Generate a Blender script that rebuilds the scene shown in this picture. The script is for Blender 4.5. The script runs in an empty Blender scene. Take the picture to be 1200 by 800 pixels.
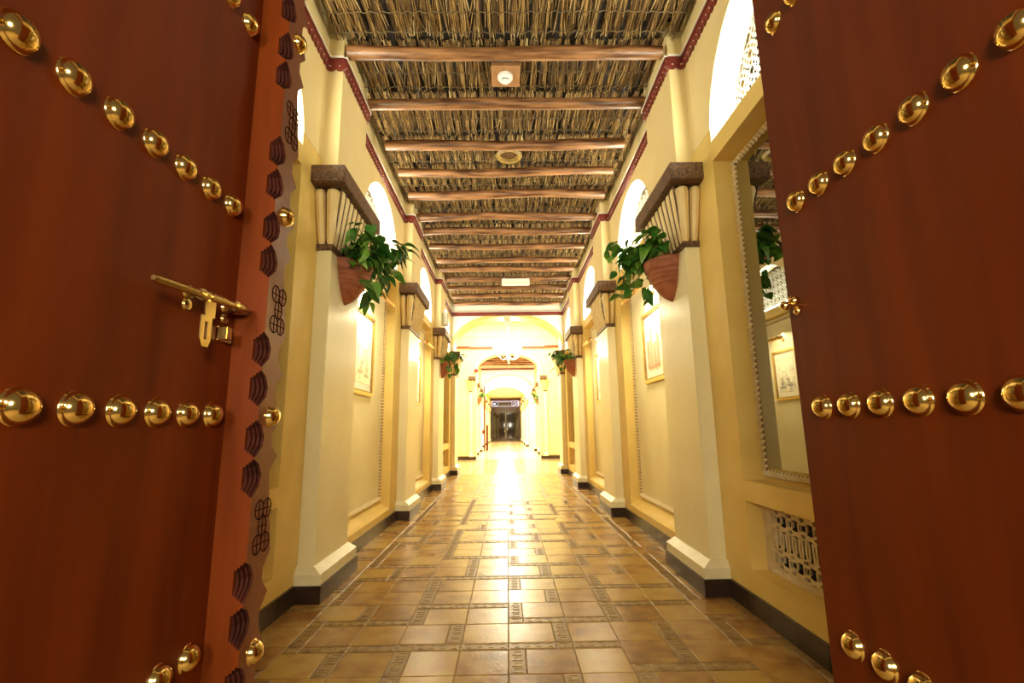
import bpy, bmesh, math, random
import numpy as np
from mathutils import Vector, Matrix
random.seed(7)
PI = math.pi
C = bpy.context.scene.collection
SC = bpy.context.scene

# ------------------------------------------------------------------ camera
cam_d = bpy.data.cameras.new('camera'); cam = bpy.data.objects.new('camera', cam_d); C.objects.link(cam)
_f, _pi, _ya, _ro = 560.0, .1794, .0114, .0136
_fw = Vector((math.sin(_ya)*math.cos(_pi), math.cos(_ya)*math.cos(_pi), math.sin(_pi)))
_r = Vector((math.cos(_ya), -math.sin(_ya), 0)); _u = _r.cross(_fw)
_r2 = _r*math.cos(_ro) - _u*math.sin(_ro); _u2 = _u*math.cos(_ro) + _r*math.sin(_ro)
cam.matrix_world = Matrix(((_r2.x, _u2.x, -_fw.x, -.034), (_r2.y, _u2.y, -_fw.y, 0), (_r2.z, _u2.z, -_fw.z, 1.5), (0, 0, 0, 1)))
cam_d.sensor_width = 36; cam_d.lens = _f/1200*36; cam_d.clip_start = .05; cam_d.clip_end = 300
SC.camera = cam
# ------------------------------------------------------------------ world, exposure
w = bpy.data.worlds.new('world'); SC.world = w; w.use_nodes = True
w.node_tree.nodes['Background'].inputs[0].default_value = (1, .72, .42, 1)
w.node_tree.nodes['Background'].inputs[1].default_value = .12
vs = SC.view_settings; vs.view_transform = 'Standard'; vs.look = 'None'; vs.gamma = 1; vs.use_curve_mapping = False
vs.exposure = 0.35
SC.cycles.max_bounces = 8; SC.cycles.diffuse_bounces = 5; SC.cycles.use_denoising = True
SC.cycles.sample_clamp_indirect = 6
WARM = (1, .74, .38); COOL = (1, .97, .76); CREAM = (1, .86, .58)
def area(name, loc, sx, sy, power, col, direction=(0, 0, -1), spread=PI):
    d = bpy.data.lights.new(name, 'AREA'); d.shape = 'RECTANGLE'; d.size = sx; d.size_y = sy
    d.energy = power; d.color = col; d.spread = spread
    o = bpy.data.objects.new(name, d); C.objects.link(o); o.location = loc
    o.rotation_euler = Vector(direction).to_track_quat('-Z', 'Y').to_euler()
    o.visible_camera = False
    return o
def point(name, loc, power, col, rad=.03):
    d = bpy.data.lights.new(name, 'POINT'); d.energy = power; d.color = col; d.shadow_soft_size = rad
    o = bpy.data.objects.new(name, d); C.objects.link(o); o.location = loc; return o
# added fill: two unseen area lights for the warm room behind the camera
area('room_fill_light', (.8, -2.0, 2.3), .7, .7, 120, (1, .90, .66), (-.1, .95, -.15))
area('room_fill_light', (-.8, -2.0, 2.3), .7, .7, 120, (1, .90, .66), (.1, .95, -.15))
# ceiling lamps of the bright halls and far corridors
area('hall_ceiling_light', (0, 20.4, 7.0), 4, 4, 1050, (1, .94, .70))
area('far_hall_light', (0, 35.8, 6.0), 4, 4, 2600, (1, .93, .70))
area('far_corridor_light', (0, 28.0, 5.5), 1.6, 5, 620, (1, .92, .66))
area('last_corridor_light', (-.2, 48, 4.6), 1.6, 12, 1150, (1, .90, .62))

# ------------------------------------------------------------------ materials
MATS = {}
def nt(name):
    m = bpy.data.materials.new(name); m.use_nodes = True
    n = m.node_tree; b = n.nodes['Principled BSDF']; MATS[name] = m
    return m, n, b
def node(n, t, **kw):
    x = n.nodes.new(t)
    for k, v in kw.items():
        if k in x.inputs.keys(): x.inputs[k].default_value = v
        else: setattr(x, k, v)
    return x
def coords(n, scale=(1, 1, 1), kind='Object'):
    tc = node(n, 'ShaderNodeTexCoord'); mp = node(n, 'ShaderNodeMapping'); mp.inputs['Scale'].default_value = scale
    n.links.new(tc.outputs[kind], mp.inputs['Vector']); return mp.outputs['Vector']
def ramp(n, fac, stops):
    r = node(n, 'ShaderNodeValToRGB'); e = r.color_ramp.elements
    e[0].position, e[0].color = stops[0][0], (*stops[0][1], 1); e[1].position, e[1].color = stops[-1][0], (*stops[-1][1], 1)
    for p, c in stops[1:-1]:
        x = e.new(p); x.color = (*c, 1)
    n.links.new(fac, r.inputs['Fac']); return r.outputs['Color']
def plain(name, col, rough=.5, metal=0, **kw):
    m, n, b = nt(name); b.inputs['Base Color'].default_value = (*col, 1)
    b.inputs['Roughness'].default_value = rough; b.inputs['Metallic'].default_value = metal
    for k, v in kw.items(): b.inputs[k.replace('_', ' ')].default_value = v
    return m
def noisy(name, c1, c2, scale=6, stretch=(1, 1, 1), rough=.5, bump=.1, bscale=30, metal=0, detail=5, coat=0, dist=.01, lo=.35, hi=.65):
    m, n, b = nt(name)
    v = coords(n, stretch)
    t = node(n, 'ShaderNodeTexNoise', Scale=scale, Detail=detail); n.links.new(v, t.inputs['Vector'])
    n.links.new(ramp(n, t.outputs['Fac'], [(lo, c1), (hi, c2)]), b.inputs['Base Color'])
    t2 = node(n, 'ShaderNodeTexNoise', Scale=bscale, Detail=4); n.links.new(v, t2.inputs['Vector'])
    bp = node(n, 'ShaderNodeBump', Strength=bump, Distance=dist); n.links.new(t2.outputs['Fac'], bp.inputs['Height'])
    n.links.new(bp.outputs['Normal'], b.inputs['Normal'])
    b.inputs['Roughness'].default_value = rough; b.inputs['Metallic'].default_value = metal
    b.inputs['Coat Weight'].default_value = coat; b.inputs['Coat Roughness'].default_value = .15
    return m
def randpick(name, stops, rough, per='island', scale=7, mixf=.35, bump=.2, coat=0):
    """colour chosen per piece (object random or mesh island), with a cloudy variation over it"""
    m, n, b = nt(name)
    if per == 'island':
        g = node(n, 'ShaderNodeNewGeometry'); f = g.outputs['Random Per Island']
    else:
        g = node(n, 'ShaderNodeObjectInfo'); f = g.outputs['Random']
    tc = node(n, 'ShaderNodeNewGeometry')
    t = node(n, 'ShaderNodeTexNoise', Scale=scale, Detail=5); n.links.new(tc.outputs['Position'], t.inputs['Vector'])
    mx = node(n, 'ShaderNodeMath', operation='MULTIPLY_ADD'); n.links.new(t.outputs['Fac'], mx.inputs[0]); mx.inputs[1].default_value = mixf*2
    ad = node(n, 'ShaderNodeMath', operation='MULTIPLY_ADD'); n.links.new(f, ad.inputs[0]); ad.inputs[1].default_value = 1-mixf; ad.inputs[2].default_value = -mixf*.5
    n.links.new(ad.outputs[0], mx.inputs[2])
    n.links.new(ramp(n, mx.outputs[0], stops), b.inputs['Base Color'])
    t2 = node(n, 'ShaderNodeTexNoise', Scale=45, Detail=3); n.links.new(tc.outputs['Position'], t2.inputs['Vector'])
    bp = node(n, 'ShaderNodeBump', Strength=bump, Distance=.01); n.links.new(t2.outputs['Fac'], bp.inputs['Height'])
    n.links.new(bp.outputs['Normal'], b.inputs['Normal'])
    b.inputs['Roughness'].default_value = rough; b.inputs['Coat Weight'].default_value = coat
    return m
def glow(name, col, s):
    m, n, b = nt(name); b.inputs['Base Color'].default_value = (*col, 1)
    b.inputs['Emission Color'].default_value = (*col, 1); b.inputs['Emission Strength'].default_value = s; return m

yellow = noisy('yellow_plaster', (.76, .54, .15), (.83, .61, .20), 2.5, rough=.42, bump=.25, bscale=5)
hallp = noisy('hall_plaster', (.78, .66, .28), (.82, .71, .34), 2.5, rough=.45, bump=.2, bscale=5)
cream = noisy('cream_plaster', (.82, .74, .45), (.87, .80, .51), 2.2, rough=.36, bump=.3, bscale=6)
upper = noisy('upper_plaster', (.78, .63, .31), (.83, .69, .37), 2, rough=.45, bump=.25, bscale=5)
white = noisy('white_plaster', (.82, .80, .68), (.86, .84, .74), 3, rough=.5, bump=.2, bscale=8)
plinthm = noisy('plinth_plaster', (.78, .71, .44), (.85, .79, .54), 7, rough=.42, bump=.35, bscale=9)
ropem = noisy('rope_plaster', (.72, .56, .30), (.80, .68, .42), 9, rough=.5, bump=.2)
grillem = noisy('grille_plaster', (.62, .48, .28), (.74, .62, .40), 14, rough=.6, bump=.4)
ropebackm = noisy('dark_rope_backing', (.20, .11, .04), (.34, .21, .09), 12, rough=.6, bump=.2)
darkb = noisy('dark_base_tile', (.022, .010, .006), (.045, .020, .012), 5, rough=.28, bump=.1)
trimm = noisy('maroon_trim_paint', (.15, .022, .016), (.22, .035, .025), 8, rough=.4, bump=.1)
reedm = noisy('reed_plaster', (.74, .55, .24), (.83, .66, .33), 8, stretch=(1, 1, .4), rough=.5, bump=.3, bscale=16)
gapm = noisy('dark_gap_shade', (.05, .018, .008), (.13, .055, .02), 14, rough=.6, bump=.3)  # gap shade put into the colour: corbel cores, reed strips, screw hole
capm = noisy('carved_brown_wood', (.045, .018, .006), (.19, .092, .036), 34, rough=.5, bump=1, bscale=48, detail=8)
bandm = noisy('dark_carved_band', (.05, .02, .01), (.19, .10, .05), 30, rough=.45, bump=.8, bscale=60)
doorm = noisy('mahogany_veneer', (.083, .0115, .0008), (.13, .0195, .0013), 3.2, stretch=(4, 4, .35), rough=.5, bump=.05, bscale=60, detail=8, lo=.3, hi=.7)
stripm = noisy('mahogany_strip', (.085, .015, .002), (.12, .022, .003), 3, stretch=(4, 4, .5), rough=.4, bump=.05, bscale=60)
carvem = noisy('carved_dark_groove', (.02, .004, .002), (.04, .008, .004), 12, rough=.8, bump=.2)
carvem.node_tree.nodes['Principled BSDF'].inputs['Specular IOR Level'].default_value = .1
for _m in (doorm, stripm): _m.node_tree.nodes['Principled BSDF'].inputs['Specular IOR Level'].default_value = .12
brass = plain('polished_brass', (.83, .58, .20), .13, 1)
oldbrass = plain('aged_brass', (.52, .37, .14), .25, 1)
facem = noisy('post_face_varnish', (.12, .03, .010), (.17, .045, .016), 3, stretch=(4, 4, .5), rough=.28, bump=.04, bscale=60)
groovek = plain('engraved_line', (.02, .006, .004), .9, 0, Specular_IOR_Level=0.0)
copper = plain('copper_brass_lamp', (.80, .44, .20), .25, 1)
gold = noisy('gilt_frame', (.62, .42, .10), (.80, .60, .22), 30, rough=.28, bump=.3, metal=.8)
goldin = noisy('dark_gilt_bead', (.20, .12, .03), (.42, .28, .09), 30, rough=.4, bump=.3, metal=.6)
logm = noisy('log_wood', (.07, .024, .008), (.35, .165, .065), 6, stretch=(.35, 3, 3), rough=.38, bump=.35, bscale=14, detail=7)
terra = noisy('terracotta', (.27, .075, .03), (.40, .13, .06), 7, stretch=(1, 1, 3), rough=.6, bump=.3, bscale=12)
strawi = randpick('straw', [(0, (.03, .016, .006)), (.3, (.12, .065, .022)), (.52, (.34, .20, .06)), (.75, (.58, .40, .15)), (1, (.78, .66, .40))], .6, mixf=.25, scale=1.6, bump=0)
boardm = plain('dark_roof_board', (.03, .018, .010), .8)
cordm = plain("tie_cord", (.11, .07, .02), .7)
TS = [(0, (.10, .04, .010)), (.3, (.24, .105, .022)), (.5, (.33, .17, .038)), (.72, (.40, .24, .055)), (1, (.33, .25, .07))]
tilem = randpick('floor_tile_glaze', TS, .23, 'object', 5.5, .55, .12, .0)
tilemi = randpick('floor_tile_glaze_far', TS, .22, 'island', 5.5, .55, .1, .0)
groutm = noisy('grout', (.22, .15, .07), (.32, .23, .11), 12, rough=.7, bump=.2)
keym = noisy('carved_key_tile', (.20, .10, .028), (.35, .22, .065), 14, rough=.34, bump=.4)
for _m in (tilem, tilemi, keym): _m.node_tree.nodes['Principled BSDF'].inputs['Specular IOR Level'].default_value = .3
leafm = randpick('pothos_leaf', [(0, (.012, .07, .008)), (.5, (.04, .18, .018)), (1, (.26, .50, .06))], .38, 'object', 9, .3, .1)
stemm = plain('vine_stem', (.10, .16, .03), .6)
whitep = plain('white_plastic', (.82, .82, .80), .35)
greyp = plain('grey_plastic', (.50, .50, .50), .4)
blackm = plain('black_void', (.006, .006, .006), .8)
voidm = plain('dark_window_void', (.05, .045, .03), .7)
plywood = noisy('brown_board', (.30, .14, .05), (.38, .19, .075), 5, rough=.55, bump=.1)
mirrorm = plain('tinted_mirror', (.36, .35, .31), .015, 1)
mirrork = plain('mirror_side_strip', (.14, .125, .08), .35, .25)
glassd = plain('dark_glass', (.03, .018, .011), .05, 0, Specular_IOR_Level=.5)
dwood = noisy('dark_door_wood', (.05, .022, .012), (.10, .045, .022), 5, rough=.3, bump=.1)
redp = plain('red_plastic', (.45, .03, .03), .4)
stonef = noisy('hall_stone_floor', (.36, .24, .12), (.46, .32, .17), 3, rough=.16, bump=.04)
stone2 = noisy('pale_polished_floor', (.58, .42, .22), (.66, .50, .28), 3, rough=.2, bump=.04)
bulbm = glow('lit_bulb', (1, .86, .58), 30)
tubem = glow('lit_tube', (.93, 1, .85), 5)
signm = glow('backlit_sign', (.80, .74, .92), 1.0)
signk = plain('sign_letter', (.04, .10, .11), .4)
signg = plain('grey_sign_film', (.20, .17, .17), .25)
signg2 = plain('faint_sign_letter', (.22, .20, .26), .5)
mat_w = plain('picture_mount', (.82, .76, .60), .5)

# ------------------------------------------------------------------ mesh building
class M:
    def __init__(s): s.v = []; s.f = []
    def add(s, vs, fs):
        k = len(s.v); s.v += [tuple(x) for x in vs]; s.f += [tuple(k+i for i in f) for f in fs]; return s
    def box(s, x0, x1, y0, y1, z0, z1):
        x0, x1 = sorted((x0, x1)); y0, y1 = sorted((y0, y1)); z0, z1 = sorted((z0, z1))
        return s.add([(x, y, z) for x in (x0, x1) for y in (y0, y1) for z in (z0, z1)],
                     [(0, 1, 3, 2), (4, 6, 7, 5), (0, 4, 5, 1), (2, 3, 7, 6), (0, 2, 6, 4), (1, 5, 7, 3)])
    def frustum(s, a, b):
        """a, b: (x0,x1,y0,y1,z) rectangles"""
        v = []
        for (x0, x1, y0, y1, z) in (a, b): v += [(x0, y0, z), (x1, y0, z), (x1, y1, z), (x0, y1, z)]
        return s.add(v, [(0, 3, 2, 1), (4, 5, 6, 7), (0, 1, 5, 4), (1, 2, 6, 5), (2, 3, 7, 6), (3, 0, 4, 7)])
    def prism(s, poly, axis, a, b):
        """poly of 2D points in the other two axes (in x,y,z order), extruded along axis"""
        n = len(poly)
        def P(p, t):
            q = list(p); q.insert(axis, t); return tuple(q)
        v = [P(p, a) for p in poly] + [P(p, b) for p in poly]
        return s.add(v, [tuple(range(n)), tuple(range(2*n-1, n-1, -1))] + [(i, (i+1) % n, n+(i+1) % n, n+i) for i in range(n)])
    def tube(s, pts, r, n=6, cap=True):
        pts = [Vector(p) for p in pts]; rs = r if isinstance(r, (list, tuple)) else [r]*len(pts)
        base = len(s.v); prev = None
        for i, p in enumerate(pts):
            d = (pts[min(i+1, len(pts)-1)] - pts[max(i-1, 0)]).normalized()
            if prev is None:
                up = Vector((0, 0, 1)) if abs(d.z) < .9 else Vector((0, 1, 0))
                a = d.cross(up).normalized()
            else: a = (prev - d*prev.dot(d)).normalized()
            prev = a; b = d.cross(a)
            for k in range(n):
                t = 2*PI*k/n; s.v.append(tuple(p + (a*math.cos(t)+b*math.sin(t))*rs[i]))
        for i in range(len(pts)-1):
            for k in range(n):
                s.f.append((base+i*n+k, base+i*n+(k+1) % n, base+(i+1)*n+(k+1) % n, base+(i+1)*n+k))
        if cap:
            s.f.append(tuple(base+k for k in range(n))[::-1]); e = base+(len(pts)-1)*n; s.f.append(tuple(e+k for k in range(n)))
        return s
    def lathe(s, prof, o=(0, 0, 0), axis=(0, 0, 1), n=16, a0=0, a1=2*PI):
        """prof: (radius, height along axis)"""
        ax = Vector(axis).normalized(); q = Vector((0, 0, 1)).rotation_difference(ax); o = Vector(o)
        full = abs(a1-a0-2*PI) < 1e-6; cols = n if full else n+1; base = len(s.v)
        for r, h in prof:
            for k in range(cols):
                t = a0+(a1-a0)*k/n
                s.v.append(tuple(o + q @ Vector((max(r, 1e-5)*math.cos(t), max(r, 1e-5)*math.sin(t), h))))
        for i in range(len(prof)-1):
            for k in range(n):
                k2 = (k+1) % cols
                s.f.append((base+i*cols+k, base+i*cols+k2, base+(i+1)*cols+k2, base+(i+1)*cols+k))
        return s
    def ball(s, c, r, n=8, m=5, sc=(1, 1, 1)):
        base = len(s.v)
        for i in range(m+1):
            ph = PI*i/m
            for k in range(n):
                t = 2*PI*k/n
                rr = max(math.sin(ph), 1e-4)
                s.v.append((c[0]+r*sc[0]*rr*math.cos(t), c[1]+r*sc[1]*rr*math.sin(t), c[2]+r*sc[2]*math.cos(ph)))
        for i in range(m):
            for k in range(n): s.f.append((base+i*n+k, base+i*n+(k+1) % n, base+(i+1)*n+(k+1) % n, base+(i+1)*n+k))
        return s
    def mesh(s, name, mat, smooth=False, bevel=0):
        me = bpy.data.meshes.new(name); me.from_pydata(s.v, [], s.f)
        bm = bmesh.new(); bm.from_mesh(me)
        bmesh.ops.recalc_face_normals(bm, faces=bm.faces)
        if bevel: bmesh.ops.bevel(bm, geom=bm.edges[:], offset=bevel, segments=2, affect='EDGES', clamp_overlap=True)
        bm.to_mesh(me); bm.free()
        me.materials.append(mat)
        if smooth:
            me.polygons.foreach_set('use_smooth', [True]*len(me.polygons))
            me.set_sharp_from_angle(angle=math.radians(42))
        me.update(); return me
    def obj(s, name, mat, parent=None, smooth=False, bevel=0, **tags):
        o = bpy.data.objects.new(name, s.mesh(name, mat, smooth, bevel)); C.objects.link(o)
        if parent: o.parent = parent; o.matrix_parent_inverse = Matrix()
        if parent:
            p = parent; off = Vector((0, 0, 0))
            while p: off += p.location; p = p.parent
            if off.length: o.data.transform(Matrix.Translation(-off))
        for k, v in tags.items(): o[k] = v
        return o
def inst(name, me, loc, parent=None, rot=(0, 0, 0), sc=(1, 1, 1), **tags):
    o = bpy.data.objects.new(name, me); C.objects.link(o)
    loc = Vector(loc)
    if parent:
        o.parent = parent; p = parent
        while p: loc = loc - p.location; p = p.parent
    o.location = loc; o.rotation_euler = rot; o.scale = sc
    for k, v in tags.items(): o[k] = v
    return o
def thing(name, loc, label, cat, group=None, kind=None):
    o = bpy.data.objects.new(name, None); C.objects.link(o); o.location = loc; o.empty_display_size = .1
    o['label'] = label; o['category'] = cat
    if group: o['group'] = group
    if kind: o['kind'] = kind
    return o
def ellarc(c, hw, z0, rise, n, a0=0, a1=PI): return [(c+hw*math.cos(a0+(a1-a0)*i/n), z0+rise*math.sin(a0+(a1-a0)*i/n)) for i in range(n+1)]

WX, WB, ZC = 1.95, 2.45, 5.95         # wall face, wall back, roof underside
PX = 1.80                             # pilaster face
ZS = 4.17                             # arch sill
R_A = 1.03                            # half width of a bay opening
side_name = {1: 'right', -1: 'left'}

# ------------------------------------------------------------------ walls
def bay_wall(m, s, y0, y1, c, kind):
    """one bay of side wall between y0 and y1, opening centred on c"""
    X = lambda a: s*a
    a, b = c-R_A, c+R_A
    m.box(X(WX), X(WB), y0, a, 0, ZC); m.box(X(WX), X(WB), b, y1, 0, ZC)
    m.box(X(WX), X(WB), a, b, 3.98, ZS)
    m.box(X(2.14), X(WB), a, b, 0, 3.98)                     # back of the niche
    if kind == 'mirror':
        m.box(X(WX), X(2.14), a, b, 0, .33); m.box(X(WX), X(2.14), a, b, .877, 1.046)
    else:
        m.box(X(WX), X(2.14), a, b, 0, .25)
        m.prism([(X(WX), .25), (X(2.14), .25), (X(2.14), .36), (X(1.97), .29)], 1, a, b)
    n = 20; P = ellarc(c, R_A, ZS, R_A+.04, n)
    for i in range(n):
        (ya, za), (yb, zb) = P[i], P[i+1]
        m.prism([(ya, za), (yb, zb), (yb, ZC), (ya, ZC)], 0, X(WX), X(2.2))
    m.box(X(2.32), X(WB), a, b, ZS, ZC)
def pil_y(k, base=4.55, step=3.9): return base+step*k

bead = M()
for i in range(5): pass
def rope_mesh():
    """twisted rope moulding round a 2.0 x 2.8 panel, drawn in the wall plane (y,z), 0.05 thick"""
    m = M()
    return m
def rope(s, c, z0, z1, x, parent, hw=1.0, arch=None):
    """rope border made of slanted beads; one part"""
    m = M(); pts = []
    st = .05
    def line(a, b):
        L = math.dist(a, b); k = int(L/st)
        for i in range(k): pts.append((a[0]+(b[0]-a[0])*i/k, a[1]+(b[1]-a[1])*i/k, math.atan2(b[1]-a[1], b[0]-a[0])))
    if arch is None:
        line((c-hw, z0), (c-hw, z1)); line((c-hw, z1), (c+hw, z1)); line((c+hw, z1), (c+hw, z0)); line((c+hw, z0), (c-hw, z0))
    else:
        A = ellarc(c, hw, z0, arch, 24)
        for i in range(24): line(A[i], A[i+1])
        line((c-hw, z0), (c+hw, z0))
    for (y, z, t) in pts:
        d = t+.9; ca, sa = math.cos(d), math.sin(d)
        L, Wd, H = .034, .015, .034
        v = []
        for (u, q, h) in ((-L, -Wd, 0), (L, -Wd, 0), (L, Wd, 0), (-L, Wd, 0), (-L*.6, 0, H), (L*.6, 0, H)):
            v.append((s*(x-h), y+u*ca-q*sa, z+u*sa+q*ca))
        m.add(v, [(0, 1, 5, 4), (2, 3, 4, 5), (1, 2, 5), (3, 0, 4)])
    if arch is None:
        b = M(); xa, xb = s*x, s*(x-.006)
        for y in (c-hw, c+hw): b.box(xa, xb, y-.026, y+.026, z0-.026, z1+.026)
        for z in (z0, z1): b.box(xa, xb, c-hw, c+hw, z-.026, z+.026)
        b.obj('rope_backing', ropebackm, parent)  # dark backing strip showing between the beads
    return m.obj('rope_border', ropem if arch is None else white, parent)

def lattice_arch(s, c, name, label):
    """carved plaster screen of interlocking circles filling the arch, with its fluorescent tube on the sill"""
    t = thing(name, (s*2.17, c, ZS), label, 'window', 'arched lattice windows of the first corridor', 'structure')
    m = M(); r = .165; sp = r*math.sqrt(2)*.72
    RA = R_A-.06
    rows = int(RA/sp)+1
    for i in range(-rows, rows+1):
        for j in range(0, rows+1):
            cy, cz = i*sp, j*sp
            n = 14
            for k in range(n):
                a, b = 2*PI*k/n, 2*PI*(k+1)/n
                py, pz = cy+r*math.cos((a+b)/2), cz+r*math.sin((a+b)/2)
                if pz < .03 or math.hypot(py, pz) > RA: continue
                q = []
                for (rr, aa) in ((r-.009, a), (r+.009, a), (r+.009, b), (r-.009, b)):
                    q.append((cy+rr*math.cos(aa), cz+rr*math.sin(aa)))
                q = [(c+y, ZS+z) for y, z in q]
                m.add([(s*2.165, *p) for p in q]+[(s*2.195, *p) for p in q], [(0, 1, 2, 3), (0, 1, 5, 4), (2, 3, 7, 6)])
    m.obj('lattice_screen', white, t)
    rope(s, c, ZS+.035, 0, 2.165, t, hw=R_A-.04, arch=R_A)
    bk = M(); A = ellarc(c, R_A-.002, ZS, R_A+.036, 20); bk.add([(s*2.30, y, z) for y, z in A], [tuple(range(21))]); bk.obj('dark_backing', voidm, t)
    M().box(s*2.03, s*2.09, c-.8, c+.8, ZS, ZS+.03).obj('lamp_fitting', whitep, t)
    M().tube([(s*2.06, c-.78, ZS+.05), (s*2.06, c+.78, ZS+.05)], .014, 8).obj('fluorescent_tube', tubem, t)
    return t

wallL = thing('wall_left', (0, 0, 0), 'yellow plaster side wall with niches and pictures left of the tiled corridor', 'wall', kind='structure')
wallR = thing('wall_right', (0, 0, 0), 'yellow plaster side wall with niches and pictures right of the tiled corridor', 'wall', kind='structure')
W = {1: wallR, -1: wallL}
KIND = ['mirror', 'picture', 'picture', 'mirror']
BC = [3.13, 7.03, 10.93, 14.83]
EDG = [.55, 5.08, 8.98, 12.88, 17.0]
for s in (1, -1):
    for i in range(4):
        m = M(); bay_wall(m, s, EDG[i], EDG[i+1], BC[i], KIND[i])
        m.obj('wall_bay', yellow, W[s])
        c = BC[i]
        # upper zone is a slightly paler paint: thin skin over the wall between sill and trim
        sk = M(); P = ellarc(c, R_A+.001, ZS, R_A+.041, 20); P = [P[0]] + P
        sk.box(s*WX, s*(WX-.004), EDG[i], c-R_A-.001, 4.3, ZC); sk.box(s*WX, s*(WX-.004), c+R_A+.001, EDG[i+1], 4.3, ZC)
        for k in range(1, 21):
            (ya, za), (yb, zb) = P[k], P[k+1]
            sk.prism([(ya, max(za, 4.3)), (yb, max(zb, 4.3)), (yb, ZC), (ya, ZC)], 0, s*WX, s*(WX-.004))
        sk.obj('upper_plaster_coat', upper, W[s])
        rv = M(); P = ellarc(c, R_A-.003, ZS, R_A+.037, 24)
        for k in range(24):
            (ya, za), (yb, zb) = P[k], P[k+1]
            rv.add([(s*1.951, ya, za), (s*2.2, ya, za), (s*2.2, yb, zb), (s*1.951, yb, zb)], [(0, 1, 2, 3)])
        rv.obj('white_arch_reveal', white, W[s])
        if KIND[i] == 'picture':
            M().box(s*2.12, s*2.141, c-R_A, c+R_A, .37, 3.97).obj('recessed_panel', cream, W[s])
            rope(s, c, .42, 3.9, 2.12, W[s], hw=R_A-.05)
        else:
            rope(s, c, 1.10, 3.92, 2.13, W[s], hw=R_A-.05)
            # pierced lower grille
            g = M(); ya, yb = c-.9, c+.9; nz = [.05, .062, .05, .13, .05, .062, .05]; z = .385
            x0, x1 = s*2.085, s*2.11
            ncol = 11; cw = (yb-ya)/ncol
            def cell(y0, y1, z0, z1, hole):
                n = len(hole); rect = []
                cy, cz = (y0+y1)/2, (z0+z1)/2
                for (hy, hz) in hole:               # project the hole's points to the cell's rim
                    dy, dz = hy-cy, hz-cz
                    k = min((y1-cy)/abs(dy) if abs(dy) > 1e-6 else 9e9, (z1-cz)/abs(dz) if abs(dz) > 1e-6 else 9e9)
                    rect.append((cy+dy*k, cz+dz*k))
                v = [(x0, *p) for p in rect]+[(x0, *p) for p in hole]+[(x1, *p) for p in hole]
                f = []
                for q in range(n):
                    w2 = (q+1) % n; f += [(q, w2, n+w2, n+q), (n+q, n+w2, 2*n+w2, 2*n+q)]
                g.add(v, f)
            for r_, h in enumerate(nz):
                for q in range(ncol*(2 if r_ == 3 else 1)):
                    cw = (yb-ya)/(ncol*(2 if r_ == 3 else 1))
                    y0 = ya+q*cw; cy, cz = y0+cw/2, z+h/2
                    big = (q+r_//4) % 2
                    if r_ == 3:
                        n_ = 8; hw_, hh_ = cw*.13, h*.44
                    elif r_ in (1, 5):
                        n_ = 4; hw_, hh_ = cw*(.36 if big else .26), h*.50
                    else:
                        n_ = 8; hw_, hh_ = cw*(.17 if big else .22), h*.30
                    off = PI/n_
                    hole = [(cy+hw_*math.cos(2*PI*k/n_+off), cz+hh_*math.sin(2*PI*k/n_+off)) for k in range(n_)]
                    cell(y0, y0+cw, z, z+h, hole)
                z += h
            zt = z
            g.box(x0, x1, c-R_A, ya, .33, .877); g.box(x0, x1, yb, c+R_A, .33, .877)
            g.box(x0, x1, ya, yb, .33, .385); g.box(x0, x1, ya, yb, zt, .877)
            g.obj('pierced_grille', grillem, W[s])
            M().box(s*2.125, s*2.139, c-R_A, c+R_A, .331, .876).obj('grille_backing', blackm, W[s])
            lf = M()
            for q in range(44):                          # leaf-tooth border under the grille
                y = c-.95+q*.0432
                lf.add([(s*2.085, y, .345), (s*2.085, y+.036, .345), (s*2.085, y+.03, .385), (s*2.068, y+.018, .352)], [(0, 1, 3), (1, 2, 3), (2, 0, 3)])
            lf.obj('leaf_moulding', ropem, W[s])
names_b = ['nearest the doors', 'above the first picture', 'above the second picture', 'next to the end arch']
for s in (1, -1):
    for i in range(4):
        lattice_arch(s, BC[i], 'window_%d' % (i+1+(0 if s < 0 else 4)), 'lit arched lattice window high on the %s wall, %s' % (side_name[s], names_b[i]))
        area('arch_tube_light', (s*2.06, BC[i], ZS+.075), 1.7, .05, 62, COOL, (-s*.65, 0, 1))

# mirrors in the first and last niches
for s in (1, -1):
    for i, wh in ((0, 'nearest the doors'), (3, 'beside the end arch')):
        c = BC[i]
        t = thing('mirror', (s*2.13, c, 1.1), 'tall dark tinted mirror in the rope edged %s niche %s' % (side_name[s], wh), 'mirror')
        M().box(s*2.119, s*2.138, c-.93, c+.93, 1.15, 3.87).obj('mirror_glass', mirrorm, t)
        

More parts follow.
